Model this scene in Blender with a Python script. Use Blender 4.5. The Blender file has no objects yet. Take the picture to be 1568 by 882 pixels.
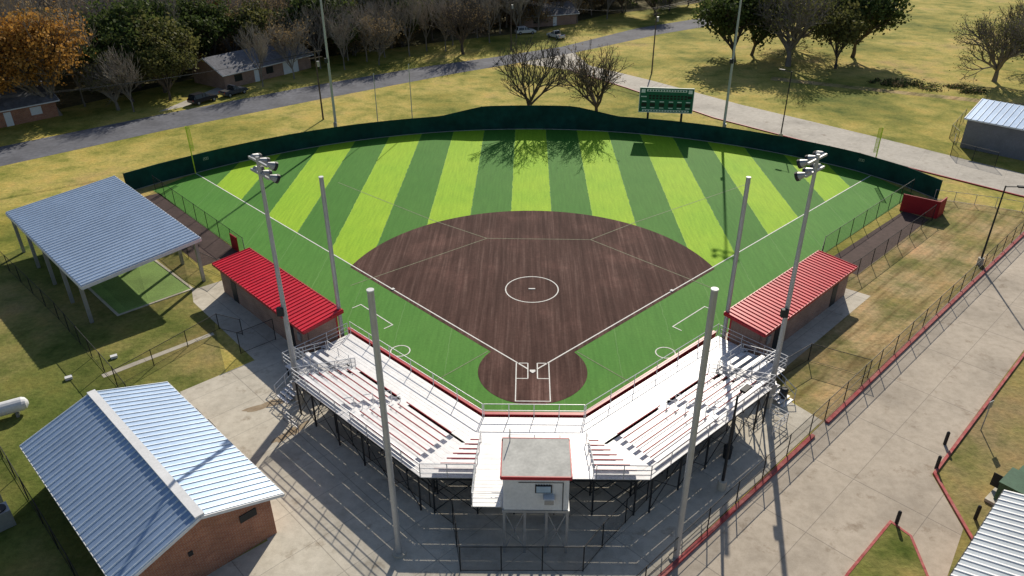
import bpy, math, random
from mathutils import Vector, Matrix
S=bpy.context.scene
rnd=random.Random(7)
# ------------------------------------------------------------------ materials
def nt(name):
    m=bpy.data.materials.new(name);m.use_nodes=True
    n=m.node_tree.nodes;l=m.node_tree.links
    return m,n,l,n['Principled BSDF']
def noise(n,l,scale,detail=3,src=None,stretch=None,rough=.55):
    t=n.new('ShaderNodeTexNoise');t.inputs['Scale'].default_value=scale;t.inputs['Detail'].default_value=detail
    t.inputs['Roughness'].default_value=rough
    g=n.new('ShaderNodeNewGeometry') if src is None else None
    s=g.outputs['Position'] if src is None else src
    if stretch:
        mp=n.new('ShaderNodeMapping');mp.inputs['Scale'].default_value=stretch[:3]
        if len(stretch)>3:
            mp.inputs['Scale'].default_value=(1,1,1);mp.inputs['Rotation'].default_value=(0,0,stretch[3])
            m2=n.new('ShaderNodeMapping');m2.inputs['Scale'].default_value=stretch[:3]
            l.new(s,mp.inputs['Vector']);l.new(mp.outputs[0],m2.inputs['Vector']);s=m2.outputs[0]
        else:
            l.new(s,mp.inputs['Vector']);s=mp.outputs[0]
    l.new(s,t.inputs['Vector']);return t.outputs['Fac']
def ramp(n,l,fac,stops):
    r=n.new('ShaderNodeValToRGB');e=r.color_ramp.elements
    while len(e)<len(stops): e.new(.5)
    for k,(p,c) in enumerate(stops):
        e[k].position=p;e[k].color=(c[0],c[1],c[2],1)
    l.new(fac,r.inputs[0]);return r.outputs[0]
def mixc(n,l,fac,a,b,mode='MIX'):
    m=n.new('ShaderNodeMix');m.data_type='RGBA';m.blend_type=mode
    if isinstance(fac,(int,float)): m.inputs[0].default_value=fac
    else: l.new(fac,m.inputs[0])
    for k,x in ((6,a),(7,b)):
        if isinstance(x,tuple): m.inputs[k].default_value=(x[0],x[1],x[2],1)
        else: l.new(x,m.inputs[k])
    return m.outputs[2]
def math_(n,l,op,a,b=0.):
    m=n.new('ShaderNodeMath');m.operation=op
    for k,x in ((0,a),(1,b)):
        if isinstance(x,(int,float)): m.inputs[k].default_value=x
        else: l.new(x,m.inputs[k])
    return m.outputs[0]
def mat(name,c,rough=.7,metal=0.,spec=.3,var=.18,scale=.8,fine=6.,fvar=.12,bump=0.,stretch=None,c2=None):
    m,n,l,b=nt(name)
    f1=noise(n,l,scale,4,stretch=stretch);f2=noise(n,l,fine,3,stretch=stretch)
    lo=tuple(x*(1-var) for x in c);hi=tuple(min(1,x*(1+var)) for x in c)
    if c2: lo,hi=c,c2
    col=ramp(n,l,f1,[(.3,lo),(.7,hi)])
    g=ramp(n,l,f2,[(.3,(1-fvar,)*3),(.7,(1+fvar*.6,)*3)])
    col=mixc(n,l,1.,col,g,'MULTIPLY')
    l.new(col,b.inputs['Base Color'])
    b.inputs['Roughness'].default_value=rough;b.inputs['Metallic'].default_value=metal
    b.inputs['Specular IOR Level'].default_value=spec
    if bump:
        bp=n.new('ShaderNodeBump');bp.inputs['Strength'].default_value=bump;bp.inputs['Distance'].default_value=.1
        l.new(f2,bp.inputs['Height']);l.new(bp.outputs[0],b.inputs['Normal'])
    return m
def mat_ground(name='field_grass',st=None,tracks=False):
    m,n,l,b=nt(name)
    a=noise(n,l,.045 if not tracks else .12,6,rough=.65);c=noise(n,l,.3,5,rough=.65);d=noise(n,l,2.5,4,rough=.7)
    st=st or [(.34,(.15,.17,.035)),(.45,(.30,.275,.065)),(.56,(.47,.385,.12)),(.70,(.40,.29,.14))]
    col=ramp(n,l,a,st)
    col2=ramp(n,l,c,[(.32,(.50,.64,.45)),(.5,(.98,1,.95)),(.7,(1.2,1.07,1.02))])
    col=mixc(n,l,1.,col,col2,'MULTIPLY')
    col=mixc(n,l,1.,col,ramp(n,l,d,[(.3,(.68,.70,.66)),(.7,(1.18,1.17,1.13))]),'MULTIPLY')
    if tracks:
        t=noise(n,l,1.,4,stretch=(.12,1.5,1,-.785))
        col=mixc(n,l,1.,col,ramp(n,l,t,[(.35,(.66,.62,.58)),(.5,(1,1,1)),(.66,(1.22,1.12,1.1))]),'MULTIPLY')
    l.new(col,b.inputs['Base Color']);b.inputs['Roughness'].default_value=.95;b.inputs['Specular IOR Level'].default_value=.1
    bp=n.new('ShaderNodeBump');bp.inputs['Strength'].default_value=.5;bp.inputs['Distance'].default_value=.15
    l.new(d,bp.inputs['Height']);l.new(bp.outputs[0],b.inputs['Normal'])
    return m
def mat_turf(striped):
    m,n,l,b=nt('striped_turf' if striped else 'turf')
    g=n.new('ShaderNodeNewGeometry');sp=n.new('ShaderNodeSeparateXYZ');l.new(g.outputs['Position'],sp.inputs[0])
    wob=noise(n,l,1.2,2)
    x=math_(n,l,'ADD',sp.outputs[0],math_(n,l,'MULTIPLY',math_(n,l,'SUBTRACT',wob,.5),.25))
    q=math_(n,l,'ADD',math_(n,l,'DIVIDE',x,4.572),.5)
    fl=math_(n,l,'GREATER_THAN',math_(n,l,'FLOORED_MODULO',q,2.),1.)
    fine=noise(n,l,1.,4,stretch=(4,.3,1));big=noise(n,l,.12,3);sp2=noise(n,l,5.,3,rough=.7)
    if striped: col=mixc(n,l,fl,(.30,.51,.026),(.062,.205,.026))  # sheen from nap direction painted in as alternating light and dark greens
    else: col=(.080,.240,.036)
    r1=ramp(n,l,fine,[(.3,(.84,.87,.82)),(.7,(1.12,1.09,1.12))])
    r2=ramp(n,l,big,[(.3,(.88,.95,.9)),(.7,(1.12,1.03,1.1))])
    r3=ramp(n,l,sp2,[(.3,(.84,.85,.83)),(.7,(1.12,1.1,1.12))])
    col=mixc(n,l,1.,mixc(n,l,1.,mixc(n,l,1.,r1,r2,'MULTIPLY'),r3,'MULTIPLY'),col,'MULTIPLY')
    fr=math_(n,l,'FRACT',q);sm=math_(n,l,'LESS_THAN',math_(n,l,'ABSOLUTE',math_(n,l,'SUBTRACT',fr,.01)),.008)
    col=mixc(n,l,math_(n,l,'MULTIPLY',sm,.12),col,(.4,.5,.3))
    l.new(col,b.inputs['Base Color']);b.inputs['Roughness'].default_value=.8;b.inputs['Specular IOR Level'].default_value=.15
    return m
def mat_dirt():
    m,n,l,b=nt('brown_infield_turf')
    a=noise(n,l,1.,5,stretch=(3.0,.09,1),rough=.72);c=noise(n,l,.16,5,rough=.62);d=noise(n,l,3.5,4,rough=.75)
    e=noise(n,l,1.,2,stretch=(.9,.05,1))
    col=ramp(n,l,a,[(.34,(.058,.029,.024)),(.52,(.092,.050,.041)),(.70,(.155,.096,.080))])
    col=mixc(n,l,1.,col,ramp(n,l,c,[(.3,(.82,.82,.82)),(.52,(1,1,1)),(.68,(1.55,1.53,1.53))]),'MULTIPLY')
    col=mixc(n,l,1.,col,ramp(n,l,e,[(.35,(.84,.83,.83)),(.65,(1.12,1.12,1.12))]),'MULTIPLY')
    col=mixc(n,l,1.,col,ramp(n,l,d,[(.3,(.78,.78,.78)),(.7,(1.18,1.18,1.18))]),'MULTIPLY')
    l.new(col,b.inputs['Base Color']);b.inputs['Roughness'].default_value=.9;b.inputs['Specular IOR Level'].default_value=.12
    return m
def mat_conc(name,c,joint=3.,rot=.785,jd=.6):
    m,n,l,b=nt(name)
    g=n.new('ShaderNodeNewGeometry');mp=n.new('ShaderNodeMapping');mp.inputs['Rotation'].default_value=(0,0,rot)
    l.new(g.outputs['Position'],mp.inputs[0]);sp=n.new('ShaderNodeSeparateXYZ');l.new(mp.outputs[0],sp.inputs[0])
    js=[]
    for k in (0,1):
        f=math_(n,l,'FRACT',math_(n,l,'DIVIDE',sp.outputs[k],joint*(1,1.4)[k]))
        js.append(math_(n,l,'LESS_THAN',f,.04/joint))
    j=math_(n,l,'MAXIMUM',js[0],js[1])
    a=noise(n,l,.18,5,rough=.65);d=noise(n,l,1.6,5,rough=.7);e=noise(n,l,14,3);h=noise(n,l,.6,5,rough=.7)
    col=ramp(n,l,a,[(.3,tuple(x*.74 for x in c)),(.5,c),(.75,tuple(x*1.15 for x in c))])
    col=mixc(n,l,1.,col,ramp(n,l,d,[(.3,(.84,.83,.81)),(.6,(1.04,1.04,1.04))]),'MULTIPLY')
    col=mixc(n,l,1.,col,ramp(n,l,h,[(.27,(.60,.55,.50)),(.42,(1,1,1))]),'MULTIPLY')
    col=mixc(n,l,1.,col,ramp(n,l,e,[(.3,(.93,.93,.93)),(.7,(1.04,1.04,1.04))]),'MULTIPLY')
    col=mixc(n,l,math_(n,l,'MULTIPLY',j,jd),col,(.12,.11,.10))
    l.new(col,b.inputs['Base Color']);b.inputs['Roughness'].default_value=.85;b.inputs['Specular IOR Level'].default_value=.2
    return m
def mat_brick(name,c,c2,mort=(.35,.32,.28)):
    m,n,l,b=nt(name)
    g=n.new('ShaderNodeNewGeometry');sp=n.new('ShaderNodeSeparateXYZ');l.new(g.outputs['Position'],sp.inputs[0])
    cb=n.new('ShaderNodeCombineXYZ')
    l.new(math_(n,l,'ADD',sp.outputs[0],math_(n,l,'MULTIPLY',sp.outputs[1],.37)),cb.inputs[0]);l.new(sp.outputs[2],cb.inputs[1])
    t=n.new('ShaderNodeTexBrick');t.inputs['Scale'].default_value=1.;l.new(cb.outputs[0],t.inputs[0])
    t.inputs['Color1'].default_value=(*c,1);t.inputs['Color2'].default_value=(*c2,1);t.inputs['Mortar'].default_value=(*mort,1)
    t.inputs['Brick Width'].default_value=.3;t.inputs['Row Height'].default_value=.1;t.inputs['Mortar Size'].default_value=.008
    d=noise(n,l,.9,4)
    col=mixc(n,l,1.,t.outputs[0],ramp(n,l,d,[(.3,(.8,.8,.8)),(.7,(1.15,1.15,1.15))]),'MULTIPLY')
    l.new(col,b.inputs['Base Color']);b.inputs['Roughness'].default_value=.9
    return m
def mat_mesh(name,c,op):
    m,n,l,b=nt(name)
    b.inputs['Base Color'].default_value=(*c,1);b.inputs['Roughness'].default_value=.6
    t=n.new('ShaderNodeBsdfTransparent');mx=n.new('ShaderNodeMixShader');mx.inputs[0].default_value=op
    l.new(t.outputs[0],mx.inputs[1]);l.new(b.outputs[0],mx.inputs[2]);l.new(mx.outputs[0],n['Material Output'].inputs[0])
    return m
def mat_leaf(name,c1,c2,tr=.35):
    m,n,l,b=nt(name)
    f=noise(n,l,.45,3);f2=noise(n,l,5,2)
    col=ramp(n,l,f,[(.3,c1),(.7,c2)])
    col=mixc(n,l,1.,col,ramp(n,l,f2,[(.3,(.6,.6,.6)),(.7,(1.3,1.3,1.3))]),'MULTIPLY')
    l.new(col,b.inputs['Base Color']);b.inputs['Roughness'].default_value=.7;b.inputs['Specular IOR Level'].default_value=.15
    t=n.new('ShaderNodeBsdfTranslucent');l.new(col,t.inputs[0]);mx=n.new('ShaderNodeMixShader');mx.inputs[0].default_value=tr
    l.new(b.outputs[0],mx.inputs[1]);l.new(t.outputs[0],mx.inputs[2]);l.new(mx.outputs[0],n['Material Output'].inputs[0])
    return m
M_ground=mat_ground();M_strip=mat_turf(True);M_turf=mat_turf(False);M_dirt=mat_dirt()
M_white=mat('white_line',(.78,.78,.74),.8,var=.08,fvar=.15,fine=4)
M_seam=mat('faint_seam_line',(.26,.28,.18),.8,fvar=.3,fine=3)
M_plaza=mat_conc('plaza_concrete',(.55,.51,.43),3.,.785,.45)
M_drive=mat_conc('road_concrete',(.46,.40,.325),4.5,.785,.55)
M_drive2=mat_conc('driveway_concrete',(.46,.43,.38),5.,.6,.3)
M_asph=mat('asphalt',(.13,.135,.155),.9,spec=.2,var=.25,scale=.25,fine=1.5,fvar=.2)
M_red=mat('red_paint',(.42,.014,.026),.45,var=.1,spec=.4)
M_rowred=mat('maroon_riser',(.34,.03,.045),.6,var=.15)
M_redroof=mat('red_metal_roof',(.62,.008,.03),.42,var=.12,spec=.4,fvar=.08)
M_redwall=mat('red_pad',(.32,.012,.02),.6,var=.12)
M_kerb=mat('weathered_red_kerb',(.38,.045,.05),.8,scale=1.2,fine=4,fvar=.3,c2=(.46,.17,.15))
M_roofblue=mat('sky_tinted_galvalume_roof',(.32,.43,.60),.40,.45,var=.10,fvar=.08,scale=.35,fine=2.5)  # blue of the reflected sky is tinted into the base colour
M_rib=mat('roof_rib',(.60,.67,.75),.42,.4,var=.06)
M_ribd=mat('roof_pan_dark',(.10,.13,.17),.5,.2,var=.12)
M_shedwall=mat('gray_metal_siding',(.20,.20,.22),.6,.1,var=.1)
M_whitemetal=mat('white_metal',(.72,.73,.74),.5,.0,var=.06,fvar=.08)
M_pbroof=mat('press_box_roof',(.50,.50,.47),.75,.0,var=.14,scale=1.2,fvar=.12)
M_alum=mat('bleacher_aluminum',(.76,.76,.77),.5,.12,var=.07,fvar=.08,fine=3)
M_alum2=mat('bleacher_footboard',(.68,.68,.70),.55,.12,var=.08,fvar=.10,fine=3)
M_steel=mat('galvanized_steel',(.36,.37,.38),.5,.5,var=.1)
M_railm=mat('aluminum_railing',(.62,.63,.65),.4,.4,var=.05)
M_pole=mat('pole_galvanized',(.44,.45,.46),.5,.35,var=.1,fvar=.1,stretch=(1,1,.3))
M_dark=mat('dark_steel',(.03,.032,.035),.6,.2)
M_black=mat('black_vinyl',(.015,.016,.017),.6)
M_chain=mat_mesh('black_chainlink_mesh',(.02,.022,.024),.22)
M_net=mat_mesh('netting',(.04,.06,.04),.16)
M_screen=mat('green_windscreen',(.006,.050,.042),.75,var=.3,scale=.35,fvar=.25,fine=1.2,spec=.2)
M_board=mat('scoreboard_green',(.010,.12,.065),.5,var=.06)
M_panel=mat('scoreboard_panel',(.012,.014,.016),.4)
M_yellow=mat('foul_pole_yellow',(.65,.75,.05),.5,var=.05)
M_brick=mat_brick('tan_brick',(.27,.15,.11),(.34,.20,.15))
M_brickr=mat_brick('red_brick',(.33,.115,.06),(.42,.175,.09))
M_glass=mat('dark_glass',(.02,.025,.03),.12,spec=.6)
M_sky=mat('pale_blue_panel',(.38,.50,.62),.5)
M_shingle=mat('shingle_roof',(.17,.175,.20),.9,var=.2,fine=3,fvar=.25)
M_bark=mat('bark',(.16,.138,.115),.95,spec=.1,scale=.3,c2=(.28,.245,.21))
M_twig=mat('pale_twigs',(.25,.215,.175),.95,spec=.1,scale=.12,fine=1,fvar=.3,c2=(.40,.35,.29))
M_barkd=mat('oak_bark',(.075,.062,.052),.95,var=.3,spec=.1,c2=(.14,.115,.095))
M_litter=mat('leaf_litter',(.07,.075,.032),.98,scale=.1,fine=1.5,fvar=.45,c2=(.18,.15,.08),spec=.1)
M_lawn=mat_ground('lawn_grass',[(.34,(.10,.135,.03)),(.47,(.17,.18,.05)),(.57,(.29,.245,.095)),(.70,(.29,.22,.12))])
M_dry=mat_ground('dry_grass',[(.34,(.22,.21,.07)),(.47,(.34,.265,.13)),(.6,(.44,.33,.19)),(.72,(.33,.235,.145))],True)
M_bull=mat('bullpen_dirt',(.08,.052,.046),.9,scale=.8,fine=3,fvar=.2)
M_mat=mat('cage_turf',(.23,.36,.10),.85,scale=.4,fvar=.2)
M_lgreen=mat('transformer_green',(.06,.13,.075),.5)
M_orange=mat_leaf('golden_leaves',(.34,.155,.03),(.58,.33,.085),.35)
M_green=mat_leaf('oak_leaves',(.04,.068,.02),(.11,.14,.04),.38)
M_green2=mat_leaf('yellow_green_leaves',(.08,.095,.028),(.19,.18,.06),.38)
M_brown=mat_leaf('brown_leaves',(.18,.125,.065),(.32,.24,.12),.4)
M_stain=mat('stain',(.24,.17,.10),.8,scale=1.2,c2=(.36,.29,.20))
# ------------------------------------------------------------------ mesh builder
class MB:
    def __init__(s): s.v=[];s.f=[];s.m=[];s.mats=[]
    def mi(s,m):
        if m not in s.mats: s.mats.append(m)
        return s.mats.index(m)
    def face(s,pts,m):
        k=len(s.v);s.v+= [tuple(p) for p in pts];s.f.append(tuple(range(k,k+len(pts))));s.m.append(s.mi(m))
    def hexa(s,b,t,m):
        k=len(s.v);n=len(b);s.v+=[tuple(p) for p in b]+[tuple(p) for p in t];i=s.mi(m)
        s.f.append(tuple(range(k+n-1,k-1,-1)));s.f.append(tuple(range(k+n,k+2*n)))
        for j in range(n):
            q=(j+1)%n;s.f.append((k+j,k+q,k+n+q,k+n+j))
        s.m+= [i]*(n+2)
    def prism(s,pts,z0,z1,m):
        a=sum(pts[i][0]*pts[(i+1)%len(pts)][1]-pts[(i+1)%len(pts)][0]*pts[i][1] for i in range(len(pts)))
        if a<0: pts=pts[::-1]
        s.hexa([(p[0],p[1],z0) for p in pts],[(p[0],p[1],z1) for p in pts],m)
    def box(s,c,d,m,rot=0.,M=None):
        R=Matrix.Rotation(rot,3,'Z') if M is None else M
        o=[]
        for z in (-.5,.5):
            for x,y in ((-.5,-.5),(.5,-.5),(.5,.5),(-.5,.5)):
                o.append(Vector(c)+R@Vector((x*d[0],y*d[1],z*d[2])))
        s.hexa(o[:4],o[4:],m)
    def tube(s,p,q,r0,r1,m,n=8,cap=True):
        p=Vector(p);q=Vector(q);d=(q-p)
        if d.length<1e-6: return
        d.normalize();a=d.orthogonal().normalized();b=d.cross(a)
        k=len(s.v)
        for c,r in ((p,r0),(q,r1)):
            for j in range(n):
                t=2*math.pi*j/n;s.v.append(tuple(c+a*(r*math.cos(t))+b*(r*math.sin(t))))
        i=s.mi(m)
        for j in range(n):
            e=(j+1)%n;s.f.append((k+j,k+e,k+n+e,k+n+j));s.m.append(i)
        if cap:
            s.f.append(tuple(range(k+n-1,k-1,-1)));s.f.append(tuple(range(k+n,k+2*n)));s.m+=[i,i]
    def beam(s,p,q,w,h,m):
        p=Vector(p);q=Vector(q);d=(q-p).normalized()
        sd=d.cross(Vector((0,0,1)))
        sd=Vector((1,0,0)) if sd.length<1e-4 else sd.normalized()
        up=sd.cross(d)
        o=[sd*(x*w/2)+up*(y*h/2) for x,y in ((-1,-1),(1,-1),(1,1),(-1,1))]
        s.hexa([p+e for e in o],[q+e for e in o],m)
    def obj(s,name,smooth=False,loc=None):
        me=bpy.data.meshes.new(name);me.from_pydata(s.v,[],s.f);me.update()
        for m in s.mats: me.materials.append(m)
        me.polygons.foreach_set('material_index',s.m)
        if smooth: me.polygons.foreach_set('use_smooth',[True]*len(s.f))
        o=bpy.data.objects.new(name,me);S.collection.objects.link(o)
        if loc: o.location=loc
        return o
def sheet(name,pts,z,m):
    a=sum(pts[i][0]*pts[(i+1)%len(pts)][1]-pts[(i+1)%len(pts)][0]*pts[i][1] for i in range(len(pts)))
    if a<0: pts=pts[::-1]
    b=MB();b.face([(p[0],p[1],z) for p in pts],m);return b.obj(name)
def V2(x,y): return Vector((x,y))
def offline(pts,d):
    out=[]
    P=[V2(*p) for p in pts]
    for i in range(len(P)):
        ns=[]
        if i>0: t=(P[i]-P[i-1]).normalized();ns.append(V2(t.y,-t.x))
        if i<len(P)-1: t=(P[i+1]-P[i]).normalized();ns.append(V2(t.y,-t.x))
        n=sum(ns,V2(0,0)).normalized();out.append(P[i]+n*(d/max(.3,n.dot(ns[0]))))
    return out
def ribbon(b,pts,w,z,m,h=0):
    L=offline(pts,w/2);R=offline(pts,-w/2)
    for i in range(len(pts)-1):
        q=[L[i],L[i+1],R[i+1],R[i]]
        if h: b.prism([tuple(p) for p in q],z,z+h,m)
        else: b.face([(p.x,p.y,z) for p in q][::-1],m)
def circ(cx,cy,r,a0=0,a1=360,n=64):
    return [(cx+r*math.cos(math.radians(a0+(a1-a0)*i/n)),cy+r*math.sin(math.radians(a0+(a1-a0)*i/n))) for i in range(n+1)]
def blob(cx,cy,rx,ry,seed,n=28,rot=0):
    r=random.Random(seed);pp=[];a1,a2=r.uniform(0,6),r.uniform(0,6)
    for i in range(n):
        a=i/n*6.283;q=1+.28*math.sin(2*a+a1)+.18*math.sin(5*a+a2)+r.uniform(-.1,.1)
        x,y=rx*q*math.cos(a),ry*q*math.sin(a);pp.append((cx+x*math.cos(rot)-y*math.sin(rot),cy+x*math.sin(rot)+y*math.cos(rot)))
    return pp
# ------------------------------------------------------------------ ground & paving
sheet('ground',[(-500,-200),(500,-200),(500,700),(-500,700)],-.012,M_ground)
sheet('lawn',[(-54,19.0),(-47,33),(-30,14),(-27,6),(-20,-8),(-15,-30),(-60,-40),(-120,-5),(-75,38)],-.008,M_lawn)
sheet('roadside_verge_lawn',[(27,-8),(60,26),(100,0),(70,-45),(20,-45),(15,-20)],-.008,M_lawn)
sheet('dry_grass_strip',[(20,-6.2),(57,31),(47,36),(27,15),(18,0)],-.006,M_dry)
fc,fR=3.4,58.6
def fy(x): return fc+math.sqrt(fR*fR-x*x)
arcF=[(x*1.,fy(x)) for x in [-43.1+86.2*i/60 for i in range(61)]]
sheet('foul_turf',[(-46.2,37.4),(-28.9,19.7),(-15.6,4.9),(-15.2,4.6),(-3.4,-6.4),(3.5,-6.4),(14.9,4.4),(15.4,4.8),(29.2,20.5),(45.6,36.8)]+arcF[::-1],.002,M_turf)
sheet('outfield_turf',[(0,0)]+arcF[::-1],.006,M_strip)
d=.45
A=[]
for p in circ(0,13.1,18.29,-10,190,120):
    if p[1]>abs(p[0])-d*1.414: A.append(p)
sheet('infield',[(0,-d*1.414)]+A,.010,M_dirt)
sheet('home_plate_circle',circ(0,.15,4.25,0,360,64)[:-1],.014,M_dirt)
b=MB();lw=.11
for sx in (-1,1):
    ribbon(b,[(sx*.35,.35),(sx*43.0,43.0)],lw,.018,M_white)
    t=V2(sx*.7071,.7071);n=V2(sx*.7071,-.7071)
    a0=t*13.2+n*3.7;a1=t*18.0+n*3.7
    ribbon(b,[tuple(a0+n*.9),tuple(a0),tuple(a1),tuple(a1+n*.9)],.09,.018,M_white)
    ribbon(b,circ(sx*10.7,2.75,.78,0,360,32),.09,.018,M_white)
    x0,x1=sx*.37,sx*1.28
    ribbon(b,[(x0,1.15),(x1,1.15)],.08,.018,M_white);ribbon(b,[(x0,-.9),(x1,-.9)],.08,.022,M_white)
    ribbon(b,[(x0,1.15),(x0,-.9)],.08,.020,M_white)
    ribbon(b,[(x1,1.15),(x1,-3.7)],.08,.020,M_white)
ribbon(b,[(-1.32,-3.7),(1.32,-3.7)],.08,.022,M_white)
ribbon(b,circ(0,13.1,2.44,0,360,48),.1,.018,M_white)
b.obj('painted_field_lines')
b=MB()
for L in ([(-4.7,24),(6.2,23.8)],[(-4.7,24),(-17,13.6)],[(6.2,23.8),(17,13.2)],[(-4.7,24),(-10.8,28.5),(-24,40)],[(6.2,23.8),(11.6,28.4),(27.2,40.3)]):
    ribbon(b,L,.07,.019,M_seam)
for sx in (-1,1): ribbon(b,[(sx*3.6,2.8),(sx*8.,-1.9)],.06,.019,M_seam)
b.obj('turf_seam_lines')
def base(name,x,y,s=.4):
    b=MB();b.prism([(x+s*.707,y),(x,y+s*.707),(x-s*.707,y),(x,y-s*.707)],.02,.09,M_white);b.obj(name)
base('base_bag',12.9,12.9,.3);base('base_bag',-12.9,12.9,.3)
b=MB();b.prism([(-.22,.22),(.22,.22),(.22,0),(0,-.22),(-.22,0)],.022,.05,M_white);b.obj('home_plate')
b=MB();b.box((0,13.1,.05),(.61,.15,.05),M_white);b.obj('pitchers_plate')
sheet('plaza_pavement',[(-26.4,-2.9),(-22.1,1.3),(-30.6,10.4),(-31.6,12.6),(-28.6,15.2),(-27,16),(-15,4.6),(-3.4,-6.5),(3.5,-6.5),(15,4.5),(26.6,15.6),(30.8,12.2),(19.5,.6),(17.6,-1.8),(20.4,-5.6),(8,-18.0),(-14,-40),(-36,-40),(-22,-23),(-15.5,-17)],.000,M_plaza)
sheet('concrete_path',[(-33.4,-.8),(-27.0,5.4),(-26.7,5.0),(-33.,-1.2)],.003,M_plaza)
sheet('concrete_slab',[(-32.5,-10.5),(-30.5,-8.3),(-28.5,-10.2),(-30.5,-12.5)],.003,M_plaza)
sheet('cage_turf_mat',[(-50.5,21.5),(-46,26.5),(-31.6,12.8),(-36.3,8.0)],.003,M_mat)
b=MB();ribbon(b,[(-50.5,21.5),(-46,26.5),(-31.6,12.8),(-36.3,8.0),(-50.5,21.5)],.22,.0,M_plaza,.05);b.obj('cage_concrete_kerb')
sheet('bullpen_dirt',[(28.9,18.9),(42.2,31.7),(44.0,29.4),(31.1,16.2)],.002,M_bull)
sheet('bullpen_dirt',[(-29.6,20.2),(-45,36.4),(-48,33.5),(-32.5,17.3)],.002,M_bull)
sheet('water_stain',blob(-19.3,-4.3,1.4,.45,4,rot=.5),.004,M_stain)
sheet('water_stain',blob(-16.8,-7.4,1.3,.4,9,rot=1.0),.004,M_stain)
sheet('concrete_road',[(95,69),(26.3-45,-45),(26.3-26,-45),(22.3,-19.5),(25.3,-15.5),(25.6,-10.9),(39.7,3.6),(105,69)],-.002,M_drive)
b=MB();ribbon(b,[(25.2,-19.6),(25.45,-15.4),(25.75,-10.9),(39.9,3.5),(100,64)],.18,.0,M_kerb,.13);b.obj('red_kerb')
b=MB();ribbon(b,[(60,33.4),(20.6,-5.9)],.26,.0,M_kerb,.16);ribbon(b,[(19.2,-7.3),(-6,-32)],.26,.0,M_kerb,.16);b.obj('red_kerb')
b=MB();isl=[(17.3,-18.9),(21.2,-15.1),(21.9,-16.2),(21.2,-22),(14.5,-22)]
b.prism(isl,-.01,.12,M_lawn);ribbon(b,isl+[isl[0]],.15,0,M_kerb,.14);b.obj('grass_island')
lo=[(-150,-33),(-110,6),(-70.1,45.5),(-55,61.1),(-34.7,79.5),(-13.9,97.3),(-2.8,105.5),(9,115),(31,136),(60,158),(110,190)]
up=[(-155,-26),(-115,14),(-75.5,53.),(-59.6,69.),(-40.2,87.),(-21.9,101.8),(-6.9,111.5),(7,121.5),(26,143),(56,166),(106,200)]
b=MB()
for i in range(len(lo)-1): b.face([(*lo[i],-.004),(*lo[i+1],-.004),(*up[i+1],-.004),(*up[i],-.004)],M_asph)
b.obj('asphalt_road')
lo2=[(-2,105.7),(7.4,100),(17.1,86.1),(28.6,67.8),(42.8,52.2),(57.7,36.3),(84,12),(120,-20)]
up2=[(9.5,115.5),(11.5,104),(22.4,91.5),(34.5,75.7),(49.2,59.4),(62.8,43.3),(90,18),(126,-14)]
b=MB()
for i in range(len(lo2)-1): b.face([(*lo2[i],-.002),(*lo2[i+1],-.002),(*up2[i+1],-.002),(*up2[i],-.002)],M_drive2)
b.obj('concrete_driveway_road')
b=MB();ribbon(b,lo2[1:],.2,0,M_redwall,.12);b.obj('driveway_kerb')
sheet('house_driveway',[(-60,71),(-57,74),(-53,86),(-56,87)],-.0,M_drive2)
sheet('woods_floor',[(-118,20),(-84,62),(-58,100),(-36,116),(-18,128),(0,138),(20,162),(60,190),(60,420),(-330,420),(-330,-20),(-160,-30)],-.007,M_litter)
sheet('dirt_path',[(44,92),(60,84),(80,74),(96,62),(98,64),(82,76),(61,86),(45,94.5)],-.005,M_dry)
# ------------------------------------------------------------------ fences
def fence(name,pts,h,sp=3.,post=M_black,mesh=M_chain,r=.035,close=False,mid=False):
    b=MB()
    for i in range(len(pts)-1):
        p=V2(*pts[i]);q=V2(*pts[i+1]);L=(q-p).length;k=max(1,round(L/sp))
        for j in range(k+(1 if i==len(pts)-2 else 0)):
            c=p.lerp(q,j/k);b.tube((c.x,c.y,0),(c.x,c.y,h+.05),r,r,post,6)
        b.tube((p.x,p.y,h),(q.x,q.y,h),r*.75,r*.75,post,5);b.tube((p.x,p.y,.06),(q.x,q.y,.06),r*.5,r*.5,post,4)
        if mid: b.tube((p.x,p.y,h*.5),(q.x,q.y,h*.5),r*.6,r*.6,post,4)
        if mesh: b.face([(p.x,p.y,.06),(q.x,q.y,.06),(q.x,q.y,h),(p.x,p.y,h)],mesh)
    return b.obj(name)
fence('chainlink_fence',[(-45.6,37.0),(-28.9,19.7),(-27.3,16)],2.0)
fence('chainlink_fence',[(45.,36.4),(29.2,20.5),(27.1,16)],2.0)
fence('chainlink_fence',[(44.2,29.2),(31.1,16.2),(28.8,14.2)],1.8)
fence('chainlink_fence',[(-48.2,33.3),(-32.5,17.1),(-29.5,15)],1.8)
fence('chainlink_fence',[(-4.5,-30.5),(8,-18.0),(19,-7.1),(20.6,-5.5),(43.5,17.3),(58,31.8),(90,63.8)],1.8,3.,mid=True)
fence('chainlink_fence',[(47.2,35.2),(53,32.8),(62,27.5)],1.2,2.5,post=M_pole,mesh=None)
fence('chainlink_fence',[(-75,38),(-53.2,18.2),(-41.1,7.2),(-31.4,-2.3),(-29.4,-4.4)],1.8)
fence('chainlink_fence',[(-31.4,-2.3),(-26.6,5.9),(-24.3,5.0)],1.5)
fence('chainlink_fence',[(-40,-5.),(-35.3,-10.2),(-25.4,-19.7),(-16,-29)],1.8)
fence('chainlink_fence',[(18.3,-1.),(21.8,1.8),(25.6,-.4)],1.6)
fence('chainlink_fence',[(-23.5,2.2),(-21.3,4.3)],2.)
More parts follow.
